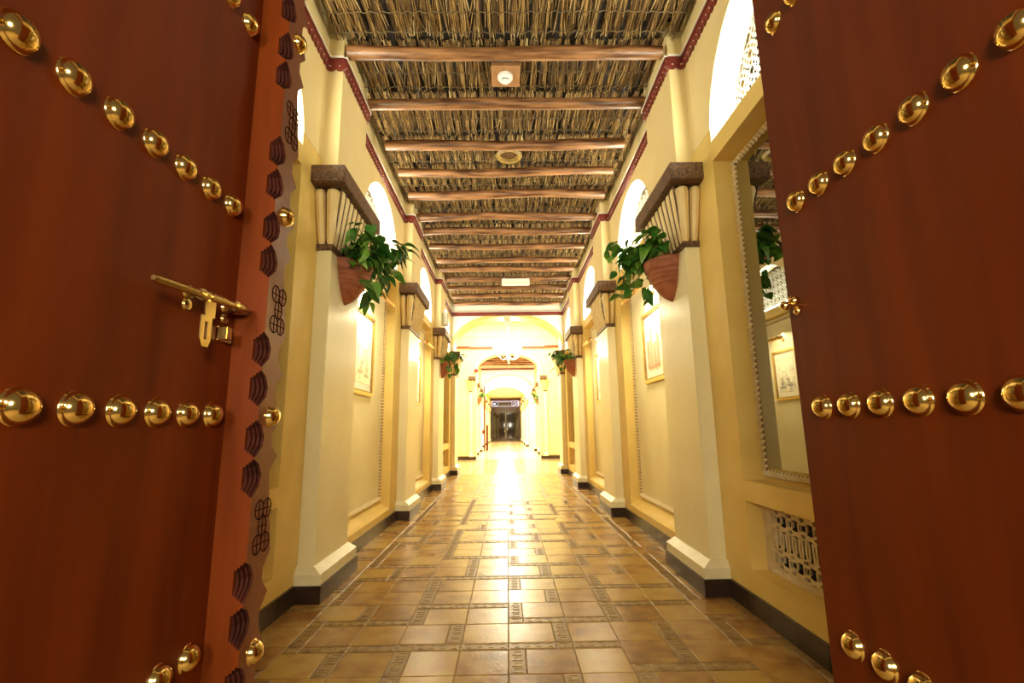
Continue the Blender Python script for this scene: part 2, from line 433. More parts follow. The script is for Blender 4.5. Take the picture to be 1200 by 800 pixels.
# ------------------------------------------------------------------ pilasters
def reed(m, b, tp, rb, rt):
    b, tp = Vector(b), Vector(tp); d = tp-b
    m.tube([b, b+d*.08, b+d*.9, b+d*.97, tp], [rb*.8, rb, rt*.97, rt*.8, rt*.35], 8)
NTH = ['first', 'second', 'third', 'fourth', 'fifth', 'sixth']
def pilaster(s, yn, label, style='reed', zc=3.92, full=True, grp=None, top=ZC):
    t = thing('pilaster', (s*WX, yn+.53, 0), label, 'pilaster', grp)
    X = lambda a: s*a
    M().box(X(1.70), X(1.95), yn, yn+1.07, 0, .15).obj('base_tile', darkb, t, bevel=.004)
    p = M().box(X(1.715), X(1.95), yn+.015, yn+1.055, .15, .24)
    p.frustum((*sorted((X(1.715), X(1.95))), yn+.015, yn+1.055, .24), (*sorted((X(1.79), X(1.95))), yn+.06, yn+1.01, .30))
    p.obj('plinth', plinthm, t)
    M().box(X(PX), X(1.95), yn+.07, yn+1.0, .27, zc-.62).obj('shaft', cream, t, bevel=.008)
    M().box(X(PX-.015), X(1.95), yn+.055, yn+1.015, zc-.62, zc-.56).obj('carved_band', bandm, t)
    co = M().frustum((*sorted((X(PX+.025), X(1.95))), yn+.10, yn+.97, zc-.56), (*sorted((X(1.735), X(1.95))), yn-.01, yn+1.07, zc))
    co.obj('corbel_core', gapm, t)
    zb, zt = zc-.555, zc-.01
    def side_pt(u, top_):
        if top_: return (X(1.705), yn-.05+u*1.16, zt)
        return (X(PX+.01), yn+.095+u*.88, zb)
    if style == 'reed':
        for q in range(9):
            u = (q+.5)/9; m = M(); reed(m, side_pt(u, 0), side_pt(u, 1), .036, .048)
            m.obj('corbel_reed', reedm, t, smooth=True)
        g = M()
        for q in range(10):                          # raised dark strips painting the shade between the reeds
            u = q/9; a, b = Vector(side_pt(u, 0)), Vector(side_pt(u, 1)); o_ = Vector((-s*.024, 0, 0))
            g.tube([a+o_*.7, b+o_], .009, 4)
        g.obj('corbel_gap_shade', gapm, t)
    else:
        m = M().frustum((*sorted((X(PX), X(1.90))), yn+.10, yn+.97, zb), (*sorted((X(1.69), X(1.90))), yn-.03, yn+1.09, zt))
        m.obj('lattice_back', gapm, t)
        m = M()
        for q in range(-9, 19):                      # diagonal crossing ridges
            for dr in (1, -1):
                pts = []
                for k in range(7):
                    v = k/6; u = q/9+dr*v*.62+(0 if dr == 1 else .3)
                    if -.0 <= u <= 1.0: 
                        a, b = Vector(side_pt(u, 0)), Vector(side_pt(u, 1)); pts.append(a.lerp(b, v)+Vector((-s*.018, 0, 0)))
                if len(pts) > 1: m.tube(pts, .018, 5)
        m.obj('corbel_lattice', reedm, t, smooth=True)
    for (u, yv) in ((0, 0), (1, 0)):                 # two reeds on the face towards the doors
        xb = 1.935 if u == 0 else 1.85; xt = 1.925 if u == 0 else 1.79
        m = M(); reed(m, (X(xb-.03), yn+.085, zb), (X(xt-.02), yn-.045, zt), .038 if u == 0 else .042, .055 if u == 0 else .068)
        m.obj('corbel_reed', reedm, t, smooth=True)
    M().box(X(1.62), X(1.97), yn-.18, yn+1.16, zc, zc+.18).obj('cap_slab', capm, t, bevel=.006)
    if full:
        M().box(X(1.78), X(1.95), yn+.06, yn+.95, zc+.18, top).obj('upper_shaft', upper, t, bevel=.003)
    return t
PY = [pil_y(k) for k in range(4)]
desc = ['with a terracotta planter under its reeded corbel', 'with a lattice patterned corbel', 'with a terracotta planter, third from the doors', 'standing at the end arch, fourth from the doors']
for s in (1, -1):
    for k in range(4):
        pilaster(s, PY[k], '%s cream pilaster of the %s wall %s' % (['nearest', 'second', 'third', 'last'][k], side_name[s], desc[k]),
                 'reed' if k in (0,) else 'lattice', grp='pilasters of the first corridor', full=k < 3)

# ------------------------------------------------------------------ baseboards and trims
for s, nm in ((1, 'baseboard_right'), (-1, 'baseboard_left')):
    t = thing(nm, (0, 0, 0), 'dark brown tile skirting along the foot of the %s wall' % side_name[s], 'baseboard', kind='structure')
    ys = [(.55, PY[0])] + [(PY[k]+1.07, PY[k+1]) for k in range(3)]
    for (a, b) in ys:
        n = max(1, round((b-a)/.335)); d = (b-a)/n
        for q in range(n):
            M().box(s*1.925, s*1.952, a+q*d+.0015, a+(q+1)*d-.0015, 0, .155).obj('skirting_tile', darkb, t)
def trim_run(name, label, segs):
    """segs: list of (p0, p1, outward normal); maroon moulding with scalloped lower edge and white dots"""
    t = thing(name, (0, 0, 0), label, 'trim', kind='structure')
    m = M(); sc = M(); dt = M(); lp = M()
    Z0, Z1 = 5.375, 5.48
    for (p0, p1, nrm) in segs:
        p0, p1, nrm = Vector(p0), Vector(p1), Vector(nrm); d = (p1-p0); L = d.length; d.normalize()
        def pt(u, o, z): q = p0+d*u+nrm*o; return (q.x, q.y, z)
        def bx(mm, o1, z0, z1, e=0): 
            mm.add([pt(u, o, z) for u in (-e, L+e) for o in (-.01, o1) for z in (z0, z1)], [(0, 1, 3, 2), (4, 6, 7, 5), (0, 4, 5, 1), (2, 3, 7, 6), (0, 2, 6, 4), (1, 5, 7, 3)])
        bx(m, .03, Z0, Z1); bx(m, .042, Z1-.022, Z1-.004); bx(lp, .05, Z1, Z1+.018)
        n = max(1, round(L/.078)); st = L/n
        for i in range(n):
            c = (i+.5)*st; r = st*.5
            arc = [(c+r*math.cos(PI+PI*k/6), Z0+.035*math.sin(PI+PI*k/6)) for k in range(7)]
            v = [pt(u, .028, z) for u, z in arc]+[pt(u, .004, z) for u, z in arc]
            sc.add(v, [tuple(range(7)), tuple(range(13, 6, -1))]+[(k, k+1, 8+k, 7+k) for k in range(6)])
            q = p0+d*c+nrm*.031; dt.ball((q.x, q.y, Z0+.012), .008, 5, 3)
    m.obj('moulding_band', trimm, t); sc.obj('scalloped_edge', trimm, t); dt.obj('white_dot', white, t, kind='stuff'); lp.obj('top_lip', white, t)
    return t
def wall_trim(s, name, label):
    segs = []; y = .55
    for yn in PY:
        a, b = yn+.06, yn+.95
        if yn == PY[3]: segs.append(((s*WX, y, 0), (s*WX, 16.2, 0), (-s, 0, 0))); break
        segs += [((s*WX, y, 0), (s*WX, a, 0), (-s, 0, 0)), ((s*WX, a, 0), (s*1.765, a, 0), (0, -1, 0)),
                 ((s*1.78, a-.026, 0), (s*1.78, b+.026 if yn < PY[3] else 16.2, 0), (-s, 0, 0))]
        if yn < PY[3]: segs += [((s*1.765, b, 0), (s*WX, b, 0), (0, 1, 0))]
        y = b
    segs = [x for x in segs if (Vector(x[1])-Vector(x[0])).length > .02 and min(x[0][1], x[1][1]) < 16.19]
    segs[-1] = segs[-1]
    trim_run(name, label, segs)

# end wall of corridor one: wide arch springing from the last capitals
def arch_wall(name, label, y0, y1, hw, zs, rise, zlow, xout, ztop, matw, soff, mould=.12, x_c=0, kind='structure'):
    t = thing(name, (x_c, y0, 0), label, 'arch wall', kind=kind)
    n = 32; P = ellarc(x_c, hw, zs, rise, n); m = M()
    for i in range(n):
        (xa, za), (xb, zb) = P[i], P[i+1]
        m.prism([(xa, y0), (xb, y0), (xb, y1), (xa, y1)], 2, max(za, zb), ztop) if False else m.add(
            [(xa, y, z) for y in (y0, y1) for z in (za, ztop)]+[(xb, y, z) for y in (y0, y1) for z in (zb, ztop)],
            [(0, 1, 5, 4), (2, 6, 7, 3), (0, 4, 6, 2), (1, 3, 7, 5)])
    for sg in (1, -1):
        a, b = x_c+sg*hw, x_c+sg*xout
        m.box(a, b, y0, y1, zs if zlow is None else zlow, ztop)
        if zlow is not None and zlow < zs: pass
    m.obj('arch_face', matw, t)
    mm = M(); 
    for i in range(n):                                    # raised archivolt
        def q(i_, o): 
            a_ = PI*i_/n; return (x_c+(hw+o)*math.cos(a_), zs+(rise+o)*math.sin(a_))
        A, B, D, E_ = q(i, 0), q(i+1, 0), q(i+1, mould), q(i, mould)
        v = [(p[0], y0-.025, p[1]) for p in (A, B, D, E_)]+[(p[0], y0+.001, p[1]) for p in (A, B, D, E_)]
        mm.add(v, [(0, 1, 2, 3), (3, 2, 6, 7), (0, 4, 5, 1)])
        mm.add([(A[0], y0, A[1]-.004), (B[0], y0, B[1]-.004), (B[0], y1, B[1]-.004), (A[0], y1, A[1]-.004)], [(0, 1, 2, 3)])
    mm.obj('archivolt', soff, t)
    return t
endw = arch_wall('wall_end', 'pale arch wall closing the thatched corridor under a maroon scalloped trim', 16.2, 16.95, 1.84, 4.33, 1.01, 4.11, 1.97, 6.0, white, yellow, .10)
M().box(-.10, .10, 16.12, 16.95, 5.20, 5.34).box(-.07, .07, 16.1, 16.9, 5.10, 5.20).obj('keystone', ropem, endw)
wall_trim(-1, 'trim_1', 'maroon scalloped trim high on the left wall, stepping round each pilaster')
wall_trim(1, 'trim_2', 'maroon scalloped trim high on the right wall, stepping round each pilaster')
trim_run('trim_3', 'maroon scalloped trim across the end wall just under the thatch', [((-1.95, 16.2, 0), (1.95, 16.2, 0), (0, -1, 0))])

# ------------------------------------------------------------------ thatch ceiling
ceil = thing('ceiling', (0, 0, 0), 'thatched ceiling of tied reed bundles over round log beams', 'ceiling', kind='structure')
BY = [2.10, 2.95, 3.80, 4.66, 5.50, 6.41, 7.17, 7.92, 8.83, 9.54, 10.40, 11.30, 11.97, 12.84, 13.67, 14.5, 15.5]
M().box(-2.45, 2.45, .3, 16.95, ZC, ZC+.08).obj('roof_board', boardm, ceil)
def log(x0, x1, y, z, r):
    m = M(); n = 12; pts = []; rs = []
    for i in range(n+1):
        u = i/n; pts.append((x0+(x1-x0)*u, y+.018*math.sin(u*5+y), z+.014*math.sin(u*7+2*y))); rs.append(r*(1+.06*math.sin(u*9+y*3)+random.uniform(-.03, .03)))
    return m.tube(pts, rs, 12)
def strand_bundle(n, L, wd, r0, rng):
    """loose reeds lying along y from 0 to L, ragged at the far end; numpy arrays of verts and faces"""
    V = []; F = []
    for i in range(n):
        x = max(-.052, min(.052, rng.gauss(0, wd*.2))); z = rng.uniform(-.012, .012)+abs(x)*.45
        st = rng.choice((0, 0, L*.32, L*.62))+rng.uniform(-.04, .06); ln = rng.uniform(.22, .48)
        if i % 4 == 0: st = -.02; ln = L*rng.uniform(.8, 1.02)
        en = min(st+ln, L*rng.uniform(.94, 1.05)); dx = rng.gauss(0, .03); drop = -.045*(en/L)**2-.02*rng.random()
        r = r0*rng.uniform(.6, 1.3); b = len(V)
        for (t, k) in ((0, 1), (.6, 1), (1, .45)):
            cx = x+dx*t+rng.gauss(0, .004); cy = st+(en-st)*t; cz = z+drop*t
            for a in (-PI/2, PI/6, 5*PI/6): V.append((cx+r*k*math.cos(a), cy, cz+r*k*math.sin(a)))
        for q in (0, 3):
            F += [(b+q, b+q+1, b+q+4, b+q+3), (b+q+1, b+q+2, b+q+5, b+q+4), (b+q+2, b+q, b+q+3, b+q+5)]
    return V, F
rng = random.Random(3)
bundles = []
for q in range(14):
    V, F = strand_bundle(54, .80, .125, .0072, rng)
    me = bpy.data.meshes.new('reed_bundle'); me.from_pydata(V, [], F); me.materials.append(strawi); bundles.append((me, V, F))
NB = 30; rest = M(); cnt = 0
order = sorted([(j, i) for j in range(2, len(BY)) for i in range(NB)])
for j, i in order:
    y = BY[j]+.03; y2 = BY[j+1] if j+1 < len(BY) else 16.2
    L = (y2-y)-.07
    x = -1.88+(i+.5)*3.76/NB+rng.uniform(-.015, .015); me, V, F = bundles[rng.randrange(14)]
    z = 5.775+rng.uniform(-.008, .008); sy = L/.80*rng.uniform(.96, 1.03); rz = rng.gauss(0, .02)
    if cnt < 300:
        o = inst('reed_bundle', me, (x, y, z), ceil, (0, 0, rz), (rng.choice((1, -1)), sy, 1)); cnt += 1
    else:
        k = rng.choice((1, -1)); rest.add([(x+k*v[0], y+v[1]*sy, z+v[2]) for v in V], F)
me = bpy.data.meshes.new('reed_thatch'); me.from_pydata(rest.v, [], rest.f); me.materials.append(strawi)
o = bpy.data.objects.new('reed_thatch', me); C.objects.link(o); o.parent = ceil; o['kind'] = 'stuff'
for j in range(2, len(BY)):
    y2 = BY[j+1] if j+1 < len(BY) else 16.2; L = y2-BY[j]
    for fr in (.22, .52, .80):
        m = M(); pts = []
        for k in range(61):
            x = -1.9+3.8*k/60; ph = (x+1.88)/(3.76/NB)*2*PI
            pts.append((x, BY[j]+L*fr+.006*math.sin(x*3+j), 5.742-.035*fr+.014*math.cos(ph)))
        m.tube(pts, .006, 4, False).obj('tie_cord', cordm, ceil)
for j, y in enumerate(BY):
    log(-1.755+rng.uniform(-.03, .03), 1.745+rng.uniform(-.03, .03), y, 5.605, rng.uniform(.066, .078)).obj('log_beam', logm, ceil, smooth=True)

# ------------------------------------------------------------------ floor of corridor one
floor = thing('floor', (0, 0, 0), 'glossy brown and ochre ceramic tiles with carved border strips', 'floor', kind='structure')
M().box(-2.45, 2.45, -2.5, 16.6, -.10, -.006).obj('grout_bed', groutm, floor)
MD, SQ, ST = .785, .335, .115
def tmesh(w_, h_, mat, key=False):
    g = .0018; e = .004
    m = M().frustum((-w_/2+g, w_/2-g, -h_/2+g, h_/2-g, -.012), (-w_/2+g, w_/2-g, -h_/2+g, h_/2-g, -.003))
    m.frustum((-w_/2+g, w_/2-g, -h_/2+g, h_/2-g, -.003), (-w_/2+g+e, w_/2-g-e, -h_/2+g+e, h_/2-g-e, 0))
    return m
def keyrelief(m, w_, h_):
    """raised greek-key bars on a border tile"""
    L, Wd = max(w_, h_), min(w_, h_); hor = w_ >= h_
    def bar(u0, u1, v0, v1):
        if hor: m.box(u0, u1, v0, v1, -.001, .0028)
        else: m.box(v0, v1, u0, u1, -.001, .0028)
    a, b = L/2-.012, Wd/2-.012
    bar(-a, a, b-.005, b); bar(-a, a, -b, -b+.005)
    n = 4 if L > .2 else 1; st = 2*a/n
    for i in range(n):
        u = -a+i*st+.008; q = b-.012
        bar(u, u+.005, -q, q); bar(u, u+st*.62, q-.005, q); bar(u+st*.62, u+st*.62+.005, -q+.012, q); bar(u+st*.28, u+st*.62, -q+.012, -q+.017)
    return m
sq_me = tmesh(SQ, SQ, tilem).mesh('floor_tile', tilem)
hz_me = keyrelief(tmesh(SQ, ST, keym), SQ, ST).mesh('border_tile', keym)
vt_me = keyrelief(tmesh(ST, SQ, keym), ST, SQ).mesh('border_tile', keym)
cn_me = keyrelief(tmesh(ST, ST, keym), ST, ST).mesh('border_tile', keym)
far = M(); farb = M(); ns = nb_ = 0; rt = random.Random(11)
pieces = []
for j in range(-2, 18):
    for i in range(-3, 3):
        X0 = -.045+i*MD; Y0 = 3.28+j*MD
        bandmid = (i+j) % 2 == 0 if i != -1 else True
        rowy = [Y0, Y0+SQ+ST] if bandmid else [Y0+ST, Y0+ST+SQ]
        by = Y0+SQ if bandmid else Y0
        for r_ in range(2):
            sp = rt.choice((0, 0, 1)) if i != 0 else (0 if r_ == 0 else 1)
            xs = [(X0, 'v'), (X0+ST, 's'), (X0+ST+SQ, 's')] if sp == 0 else [(X0, 's'), (X0+SQ, 'v'), (X0+SQ+ST, 's')]
            for x, k in xs: pieces.append((k, x, rowy[r_]))
        xs = [(X0, 'c'), (X0+ST, 'h'), (X0+ST+SQ, 'h')] if (i+j) % 3 else [(X0, 'h'), (X0+SQ, 'c'), (X0+SQ+ST, 'h')]
        for x, k in xs: pieces.append((k, x, by))
dims = {'s': (SQ, SQ, sq_me), 'h': (SQ, ST, hz_me), 'v': (ST, SQ, vt_me), 'c': (ST, ST, cn_me)}
pieces.sort(key=lambda p: p[2])
for k, x, y in pieces:
    w_, h_, me = dims[k]
    if x+w_ > 2.0 or x < -2.0 or y > 16.3 or y < 1.5:
        if y > 16.3 or y < 1.5 or x > 1.96 or x+w_ < -1.96: continue
    cx, cy = x+w_/2, y+h_/2
    dz = rt.uniform(-.0008, .0008)
    if k == 's' and ns < 300: inst('floor_tile', me, (cx, cy, dz), floor); ns += 1
    elif k != 's' and nb_ < 300: inst('border_tile', me, (cx, cy, dz), floor); nb_ += 1
    else:
        tm = tmesh(w_, h_, None); (far if k == 's' else farb).add([(v[0]+cx, v[1]+cy, v[2]+dz) for v in tm.v], tm.f)
far.obj('distant_floor_tiles', tilemi, floor, kind='stuff'); farb.obj('distant_border_tiles', keym, floor, kind='stuff')

# hall and far floors
def slabfloor(name, label, x0, x1, y0, y1, mat, mat2, stx, sty):
    t = thing(name, (0, y0, 0), label, 'floor', kind='structure')
    M().box(x0, x1, y0, y1, -.1, -.006).obj('grout_bed', mat2, t)
    nx, ny = round((x1-x0)/stx), round((y1-y0)/sty); sx, sy = (x1-x0)/nx, (y1-y0)/ny; b = M()
    for i in range(nx):
        for j in range(ny): b.box(x0+i*sx+.006, x0+(i+1)*sx-.006, y0+j*sy+.006, y0+(j+1)*sy-.006, -.012, 0)
    b.obj('floor_slabs', mat, t, kind='stuff')
    return t
palegr = plain('pale_grout', (.72, .62, .44), .5)
slabfloor('floor_2', 'brown stone slabs with pale joints in the bright hall past the arch', -5, 5, 16.6, 24.2, stonef, palegr, .9, .95)
slabfloor('floor_3', 'pale polished floor of the corridor beyond the bright hall', -5, 5, 24.2, 32.0, stone2, palegr, .8, .8)
slabfloor('floor_4', 'dark glossy floor before the far glass doors', -5, 5, 32.0, 61.5, stonef, palegr, .8, .8)

# ------------------------------------------------------------------ bright hall
hall = thing('wall_hall', (0, 16.95, 0), 'pale yellow walls of the bright crossing hall with plain side walls', 'wall', kind='structure')
hw_ = M()
for s in (1, -1):
    hw_.box(s*1.97, s*5, 16.25, 16.95, 0, 7.6); hw_.box(s*5, s*5.2, 16.25, 24.9, 0, 7.6)
hw_.box(-1.97, 1.97, 16.25, 16.95, 6.0, 7.6)
hw_.obj('hall_walls', hallp, hall)
hc = thing('ceiling_2', (0, 16.95, 7.5), 'white moulded ceiling of the bright hall', 'ceiling', kind='structure')
M().box(-5.2, 5.2, 16.25, 24.9, 7.5, 7.6).obj('ceiling_slab', white, hc)
for z, d in ((7.3, .22), (6.9, .10)):
    M().box(-5, 5, 24.2-d, 24.2, z, z+.08).obj('cornice', cream, hc)
M().box(-5, 5, 24.2-.06, 24.2, 6.2, 6.26).obj('cornice', cream, hc)

def portal(name, label, y, top=7.5):
    t = arch_wall(name, label, y, y+.7, 1.60, 4.42, .84, 0, 5.0, top, hallp, cream, .12)
    for s in (1, -1):
        M().box(s*1.95, s*2.62, y-.02, y, .2, 5.4).obj('wall_panel', hallp, t)
        M().box(s*1.60, s*5, y-.06, y, 0, .16).obj('skirting', darkb, t)
        M().box(s*.76, s*1.9, y-.09, y, 5.52, 5.62).box(s*1.9, s*2.62, y-.13, y, 5.55, 5.66).obj('maroon_band', trimm, t)  # bands end early to show the chandelier's glare washing out the middle
        for q in range(14):
            pass
    return t
portal('wall_portal', 'cream arched portal at the far side of the bright hall with maroon bands cut short for the chandelier glare', 24.2)

# chandelier
ch = thing('chandelier', (.05, 20.4, 4.2), 'white branching chandelier with lit candle bulbs hanging in the bright hall', 'chandelier')
cy = 20.4; cx0 = .05
M().tube([(cx0, cy, 7.5), (cx0, cy, 5.0)], .015, 6).obj('chain', white, ch)
M().lathe([(.0, 0), (.05, .04), (.03, .12), (.07, .2), (.03, .3), (.06, .5), (.02, .7), (.02, .9), (.0, .92)], (cx0, cy, 4.20), n=10).obj('stem', white, ch, smooth=True)
for tier, (n, R_, z0) in enumerate(((8, .52, 4.60), (6, .34, 4.95))):
    for k in range(n):
        a = 2*PI*k/n+.2; ca, sa = math.cos(a), math.sin(a)
        pts = [(cx0+ca*R_*u, cy+sa*R_*u, z0-.22*math.sin(u*PI)*(1 if u < .95 else 1)+.05*u) for u in (.05, .25, .5, .75, .92, 1)]
        m = M().tube(pts, .012, 5); m.lathe([(0, 0), (.045, .01), (.05, .03), (.012, .035), (.012, .11), (0, .11)], pts[-1], n=8)
        m.obj('arm', white, ch, smooth=True)
        M().ball((pts[-1][0], pts[-1][1], pts[-1][2]+.15), .028, 6, 5, (1, 1, 1.7)).obj('bulb', bulbm, ch, smooth=True)
point('chandelier_glow', (cx0, cy, 4.95), 240, (1, .93, .72), .3)

# ------------------------------------------------------------------ second corridor beyond the hall
def thatch_far(name, label, y0, y1, z, nb, xc=0):
    t = thing(name, (0, y0, 0), label, 'ceiling', kind='structure')
    M().box(xc-2.45, xc+2.45, y0, y1, z+.25, z+.33).obj('roof_board', boardm, t)
    r_ = M(); st = (y1-y0)/nb
    for j in range(nb):
        for i in range(NB):
            me, V, F = bundles[rng.randrange(14)]; x = xc-1.88+(i+.5)*3.76/NB
            if j % 1 == 0: r_.add([(x+v[0], y0+j*st+v[1]*st*1.15, z+.12+v[2]) for v in V[:180]], [f for f in F if max(f) < 180])
        log(xc-1.93, xc+1.93, y0+(j+.5)*st, z, .07).obj('log_beam', logm, t, smooth=True)
    r_.obj('reed_thatch', strawi, t, kind='stuff')
thatch_far('ceiling_3', 'thatch and log ceiling of the second corridor seen through the portal', 24.9, 32.0, 5.66, 8)
P2 = [24.02, 28.0, 31.9]
wn = {1: 'wall_far_right', -1: 'wall_far_left'}
for s in (1, -1):
    t = thing(wn[s], (0, 24.2, 0), 'yellow plaster wall on the %s of the second corridor' % side_name[s], 'wall', kind='structure')
    for (a, b, c) in ((24.9, 28.5, 26.7), (28.5, 32.6, 30.55)):
        m = M(); bay_wall(m, s, a, b, c, 'picture'); m.obj('wall_bay', yellow, t)
        M().box(s*2.12, s*2.141, c-R_A, c+R_A, .37, 3.97).obj('recessed_panel', cream, t)
    M().box(s*1.925, s*1.952, 24.9, 32.6, 0, .155).obj('skirting', darkb, t)
    for k in range(3):
        pilaster(s, P2[k], '%s cream pilaster on the %s of the second corridor past the hall' % (['first', 'second', 'third'][k], side_name[s]), 'reed', full=k > 0, grp='pilasters past the bright hall')
    for c in (26.7, 30.55): area('far_arch_light', (s*2.06, c, ZS+.075), 1.5, .04, 30, COOL, (0, 0, 1))
arch_wall('wall_far_arch', 'white arch wall at the end of the second corridor', 32.0, 32.6, 1.72, 3.9, 1.15, 3.9, 1.97, 7.0, white, cream, .10)
trim_run('trim_4', 'small maroon scalloped trim above the far arch', [((-1.9, 32.0, 0), (1.9, 32.0, 0), (0, -1, 0))])
M().box(-5, -1.97, 32.0, 32.6, 0, 7).box(1.97, 5, 32.0, 32.6, 0, 7).box(-5.2, -5, 32, 39.8, 0, 6.6).box(5, 5.2, 32, 39.8, 0, 6.6).box(-5.2, 5.2, 32.6, 39.8, 6.5, 6.6).obj('wall_second_hall', yellow, None, label='pale walls and ceiling of the small second hall', category='wall', kind='structure')
# last corridor
XC = -.25
t = thing('wall_last', (XC, 39.7, 0), 'cream walls of the last corridor leading to the glass doors', 'wall', kind='structure')
lw = M()
for s in (1, -1): lw.box(XC+s*1.98, XC+s*5.4, 39.7, 61.6, 0, 5.6)
lw.box(XC-5.3, XC+5.3, 39.7, 40.2, 5.0, 6.6); lw.obj('last_corridor_walls', hallp, t)
arch_wall('wall_last_arch', 'white arch at the mouth of the last corridor', 39.6, 40.0, 1.75, 3.85, 1.0, 3.85, 2.0, 6.5, white, cream, .12, x_c=XC)
thatch_far('ceiling_4', 'strip of thatch over the backlit sign at the far end', 56.6, 61.2, 4.95, 3, XC)
M().box(XC-2.4, XC+2.4, 40.2, 56.6, 5.0, 5.1).obj('ceiling_5', white, None, label='pale plaster ceiling of the last corridor', category='ceiling', kind='structure')
def far_pil(s, yn, label):
    o = pilaster(s, yn, label, 'reed', full=True, grp='pilasters of the last corridor', top=4.99)
    o.location.x += XC; return o
for s in (1, -1):
    for k in range(4):
        far_pil(s, 40.4+5.2*k, '%s small cream pilaster of the last corridor, %s side, counted from the arch' % (NTH[k], side_name[s]))
gd = thing('door_3', (XC, 61.0, 0), 'dark glass double doors with timber frame closing the far end', 'door', kind='structure')
for s in (1, -1):
    f = M().box(XC+s*.02, XC+s*.12, 60.95, 61.05, 0, 3.6).box(XC+s*1.6, XC+s*1.75, 60.95, 61.05, 0, 3.6).box(XC+s*.12, XC+s*1.6, 60.95, 61.05, 0, .25).box(XC+s*.12, XC+s*1.6, 60.95, 61.05, 3.4, 3.6).obj('door_leaf', dwood, gd)
    M().box(XC+s*.12, XC+s*1.6, 60.99, 61.01, .25, 3.4).obj('glass_pane', glassd, f)
    M().tube([(XC+s*.2, 60.88, 1.0), (XC+s*.2, 60.88, 1.6)], .02, 6).obj('pull_handle', brass, f)
M().box(XC-1.98, XC+1.98, 60.93, 61.1, 3.6, 4.2).obj('lintel_panel', dwood, gd)
M().box(XC-2.0, XC-1.75, 60.93, 61.1, 0, 3.6).box(XC+1.75, XC+2.0, 60.93, 61.1, 0, 3.6).obj('door_jamb', dwood, gd)
M().box(XC-2, XC+2, 61.1, 61.2, 0, 5.4).obj('wall_far_end', cream, None, label='wall behind the far glass doors', category='wall', kind='structure')
sg = thing('shop_sign', (XC, 60.6, 4.25), 'pale lavender backlit sign above the far glass doors', 'sign')
M().box(XC-1.7, XC+1.62, 60.5, 60.9, 4.2, 5.0).obj('sign_box', signm, sg)
M().box(XC-1.62, XC+1.5, 60.48, 60.5, 4.78, 4.83).obj('sign_rule', signg, sg)
def letter(txt, x, y, z, size, mat, parent, ext=.01):
    c = bpy.data.curves.new('letter', 'FONT'); c.body = txt; c.size = size; c.extrude = ext; c.offset = .03
    tmp = bpy.data.objects.new('letter', c); C.objects.link(tmp)
    dg = bpy.context.evaluated_depsgraph_get(); dg.update(); me = bpy.data.meshes.new_from_object(tmp.evaluated_get(dg))
    bpy.data.objects.remove(tmp); o = bpy.data.objects.new('letter', me); C.objects.link(o); me.materials.clear(); me.materials.append(mat)
    o.parent = parent; o.location = Vector((x, y, z))-parent.location; o.rotation_euler = (PI/2, 0, 0); return o
letter('D', XC-1.66, 60.49, 4.26, .74, signk, sg); letter('I', XC-1.14, 60.49, 4.26, .74, signk, sg)
letter('R', XC+.78, 60.48, 4.26, .74, signg2, sg); letter('S', XC+1.2, 60.48, 4.26, .74, signg2, sg)
M().box(XC-.95, XC+.76, 60.48, 60.5, 4.22, 4.74).obj('grey_panel', signg, sg)

# red framed leaf standing open on the left past the portal
ol = thing('open_door_leaf', (-1.62, 33.4, 0), 'narrow red brown door post with white fretwork edge, left past the portal', 'door')
M().box(-1.66, -1.56, 33.2, 33.4, 0, 4.75).box(-1.78, -1.66, 33.2, 33.4, 1.15, 1.4).obj('post', stripm, ol)
fz = M()
for q in range(30): fz.ball((-1.70+.03*math.sin(q*1.9), 33.28, 1.5+q*.085), .04, 6, 4)
fz.obj('fretwork', white, ol)
M().box(-1.54, -1.40, 33.9, 34.1, 0, 1.75).obj('wooden_stand', stripm, None, label='low red brown board standing beside the far left post', category='board')
# alarm bell on the left of the portal opening
bl = thing('alarm_bell', (-1.58, 24.3, 4.45), 'small red alarm bell beside the left edge of the portal arch', 'bell')
M().lathe([(0, -.07), (.06, -.065), (.10, -.03), (.11, 0), (0, .0)], (-1.59, 24.1, 4.40), (0, 1, 0), 12).obj('gong', redp, bl, smooth=True)
M().box(-1.66, -1.55, 24.1, 24.2, 4.35, 4.5).obj('back_box', redp, bl)

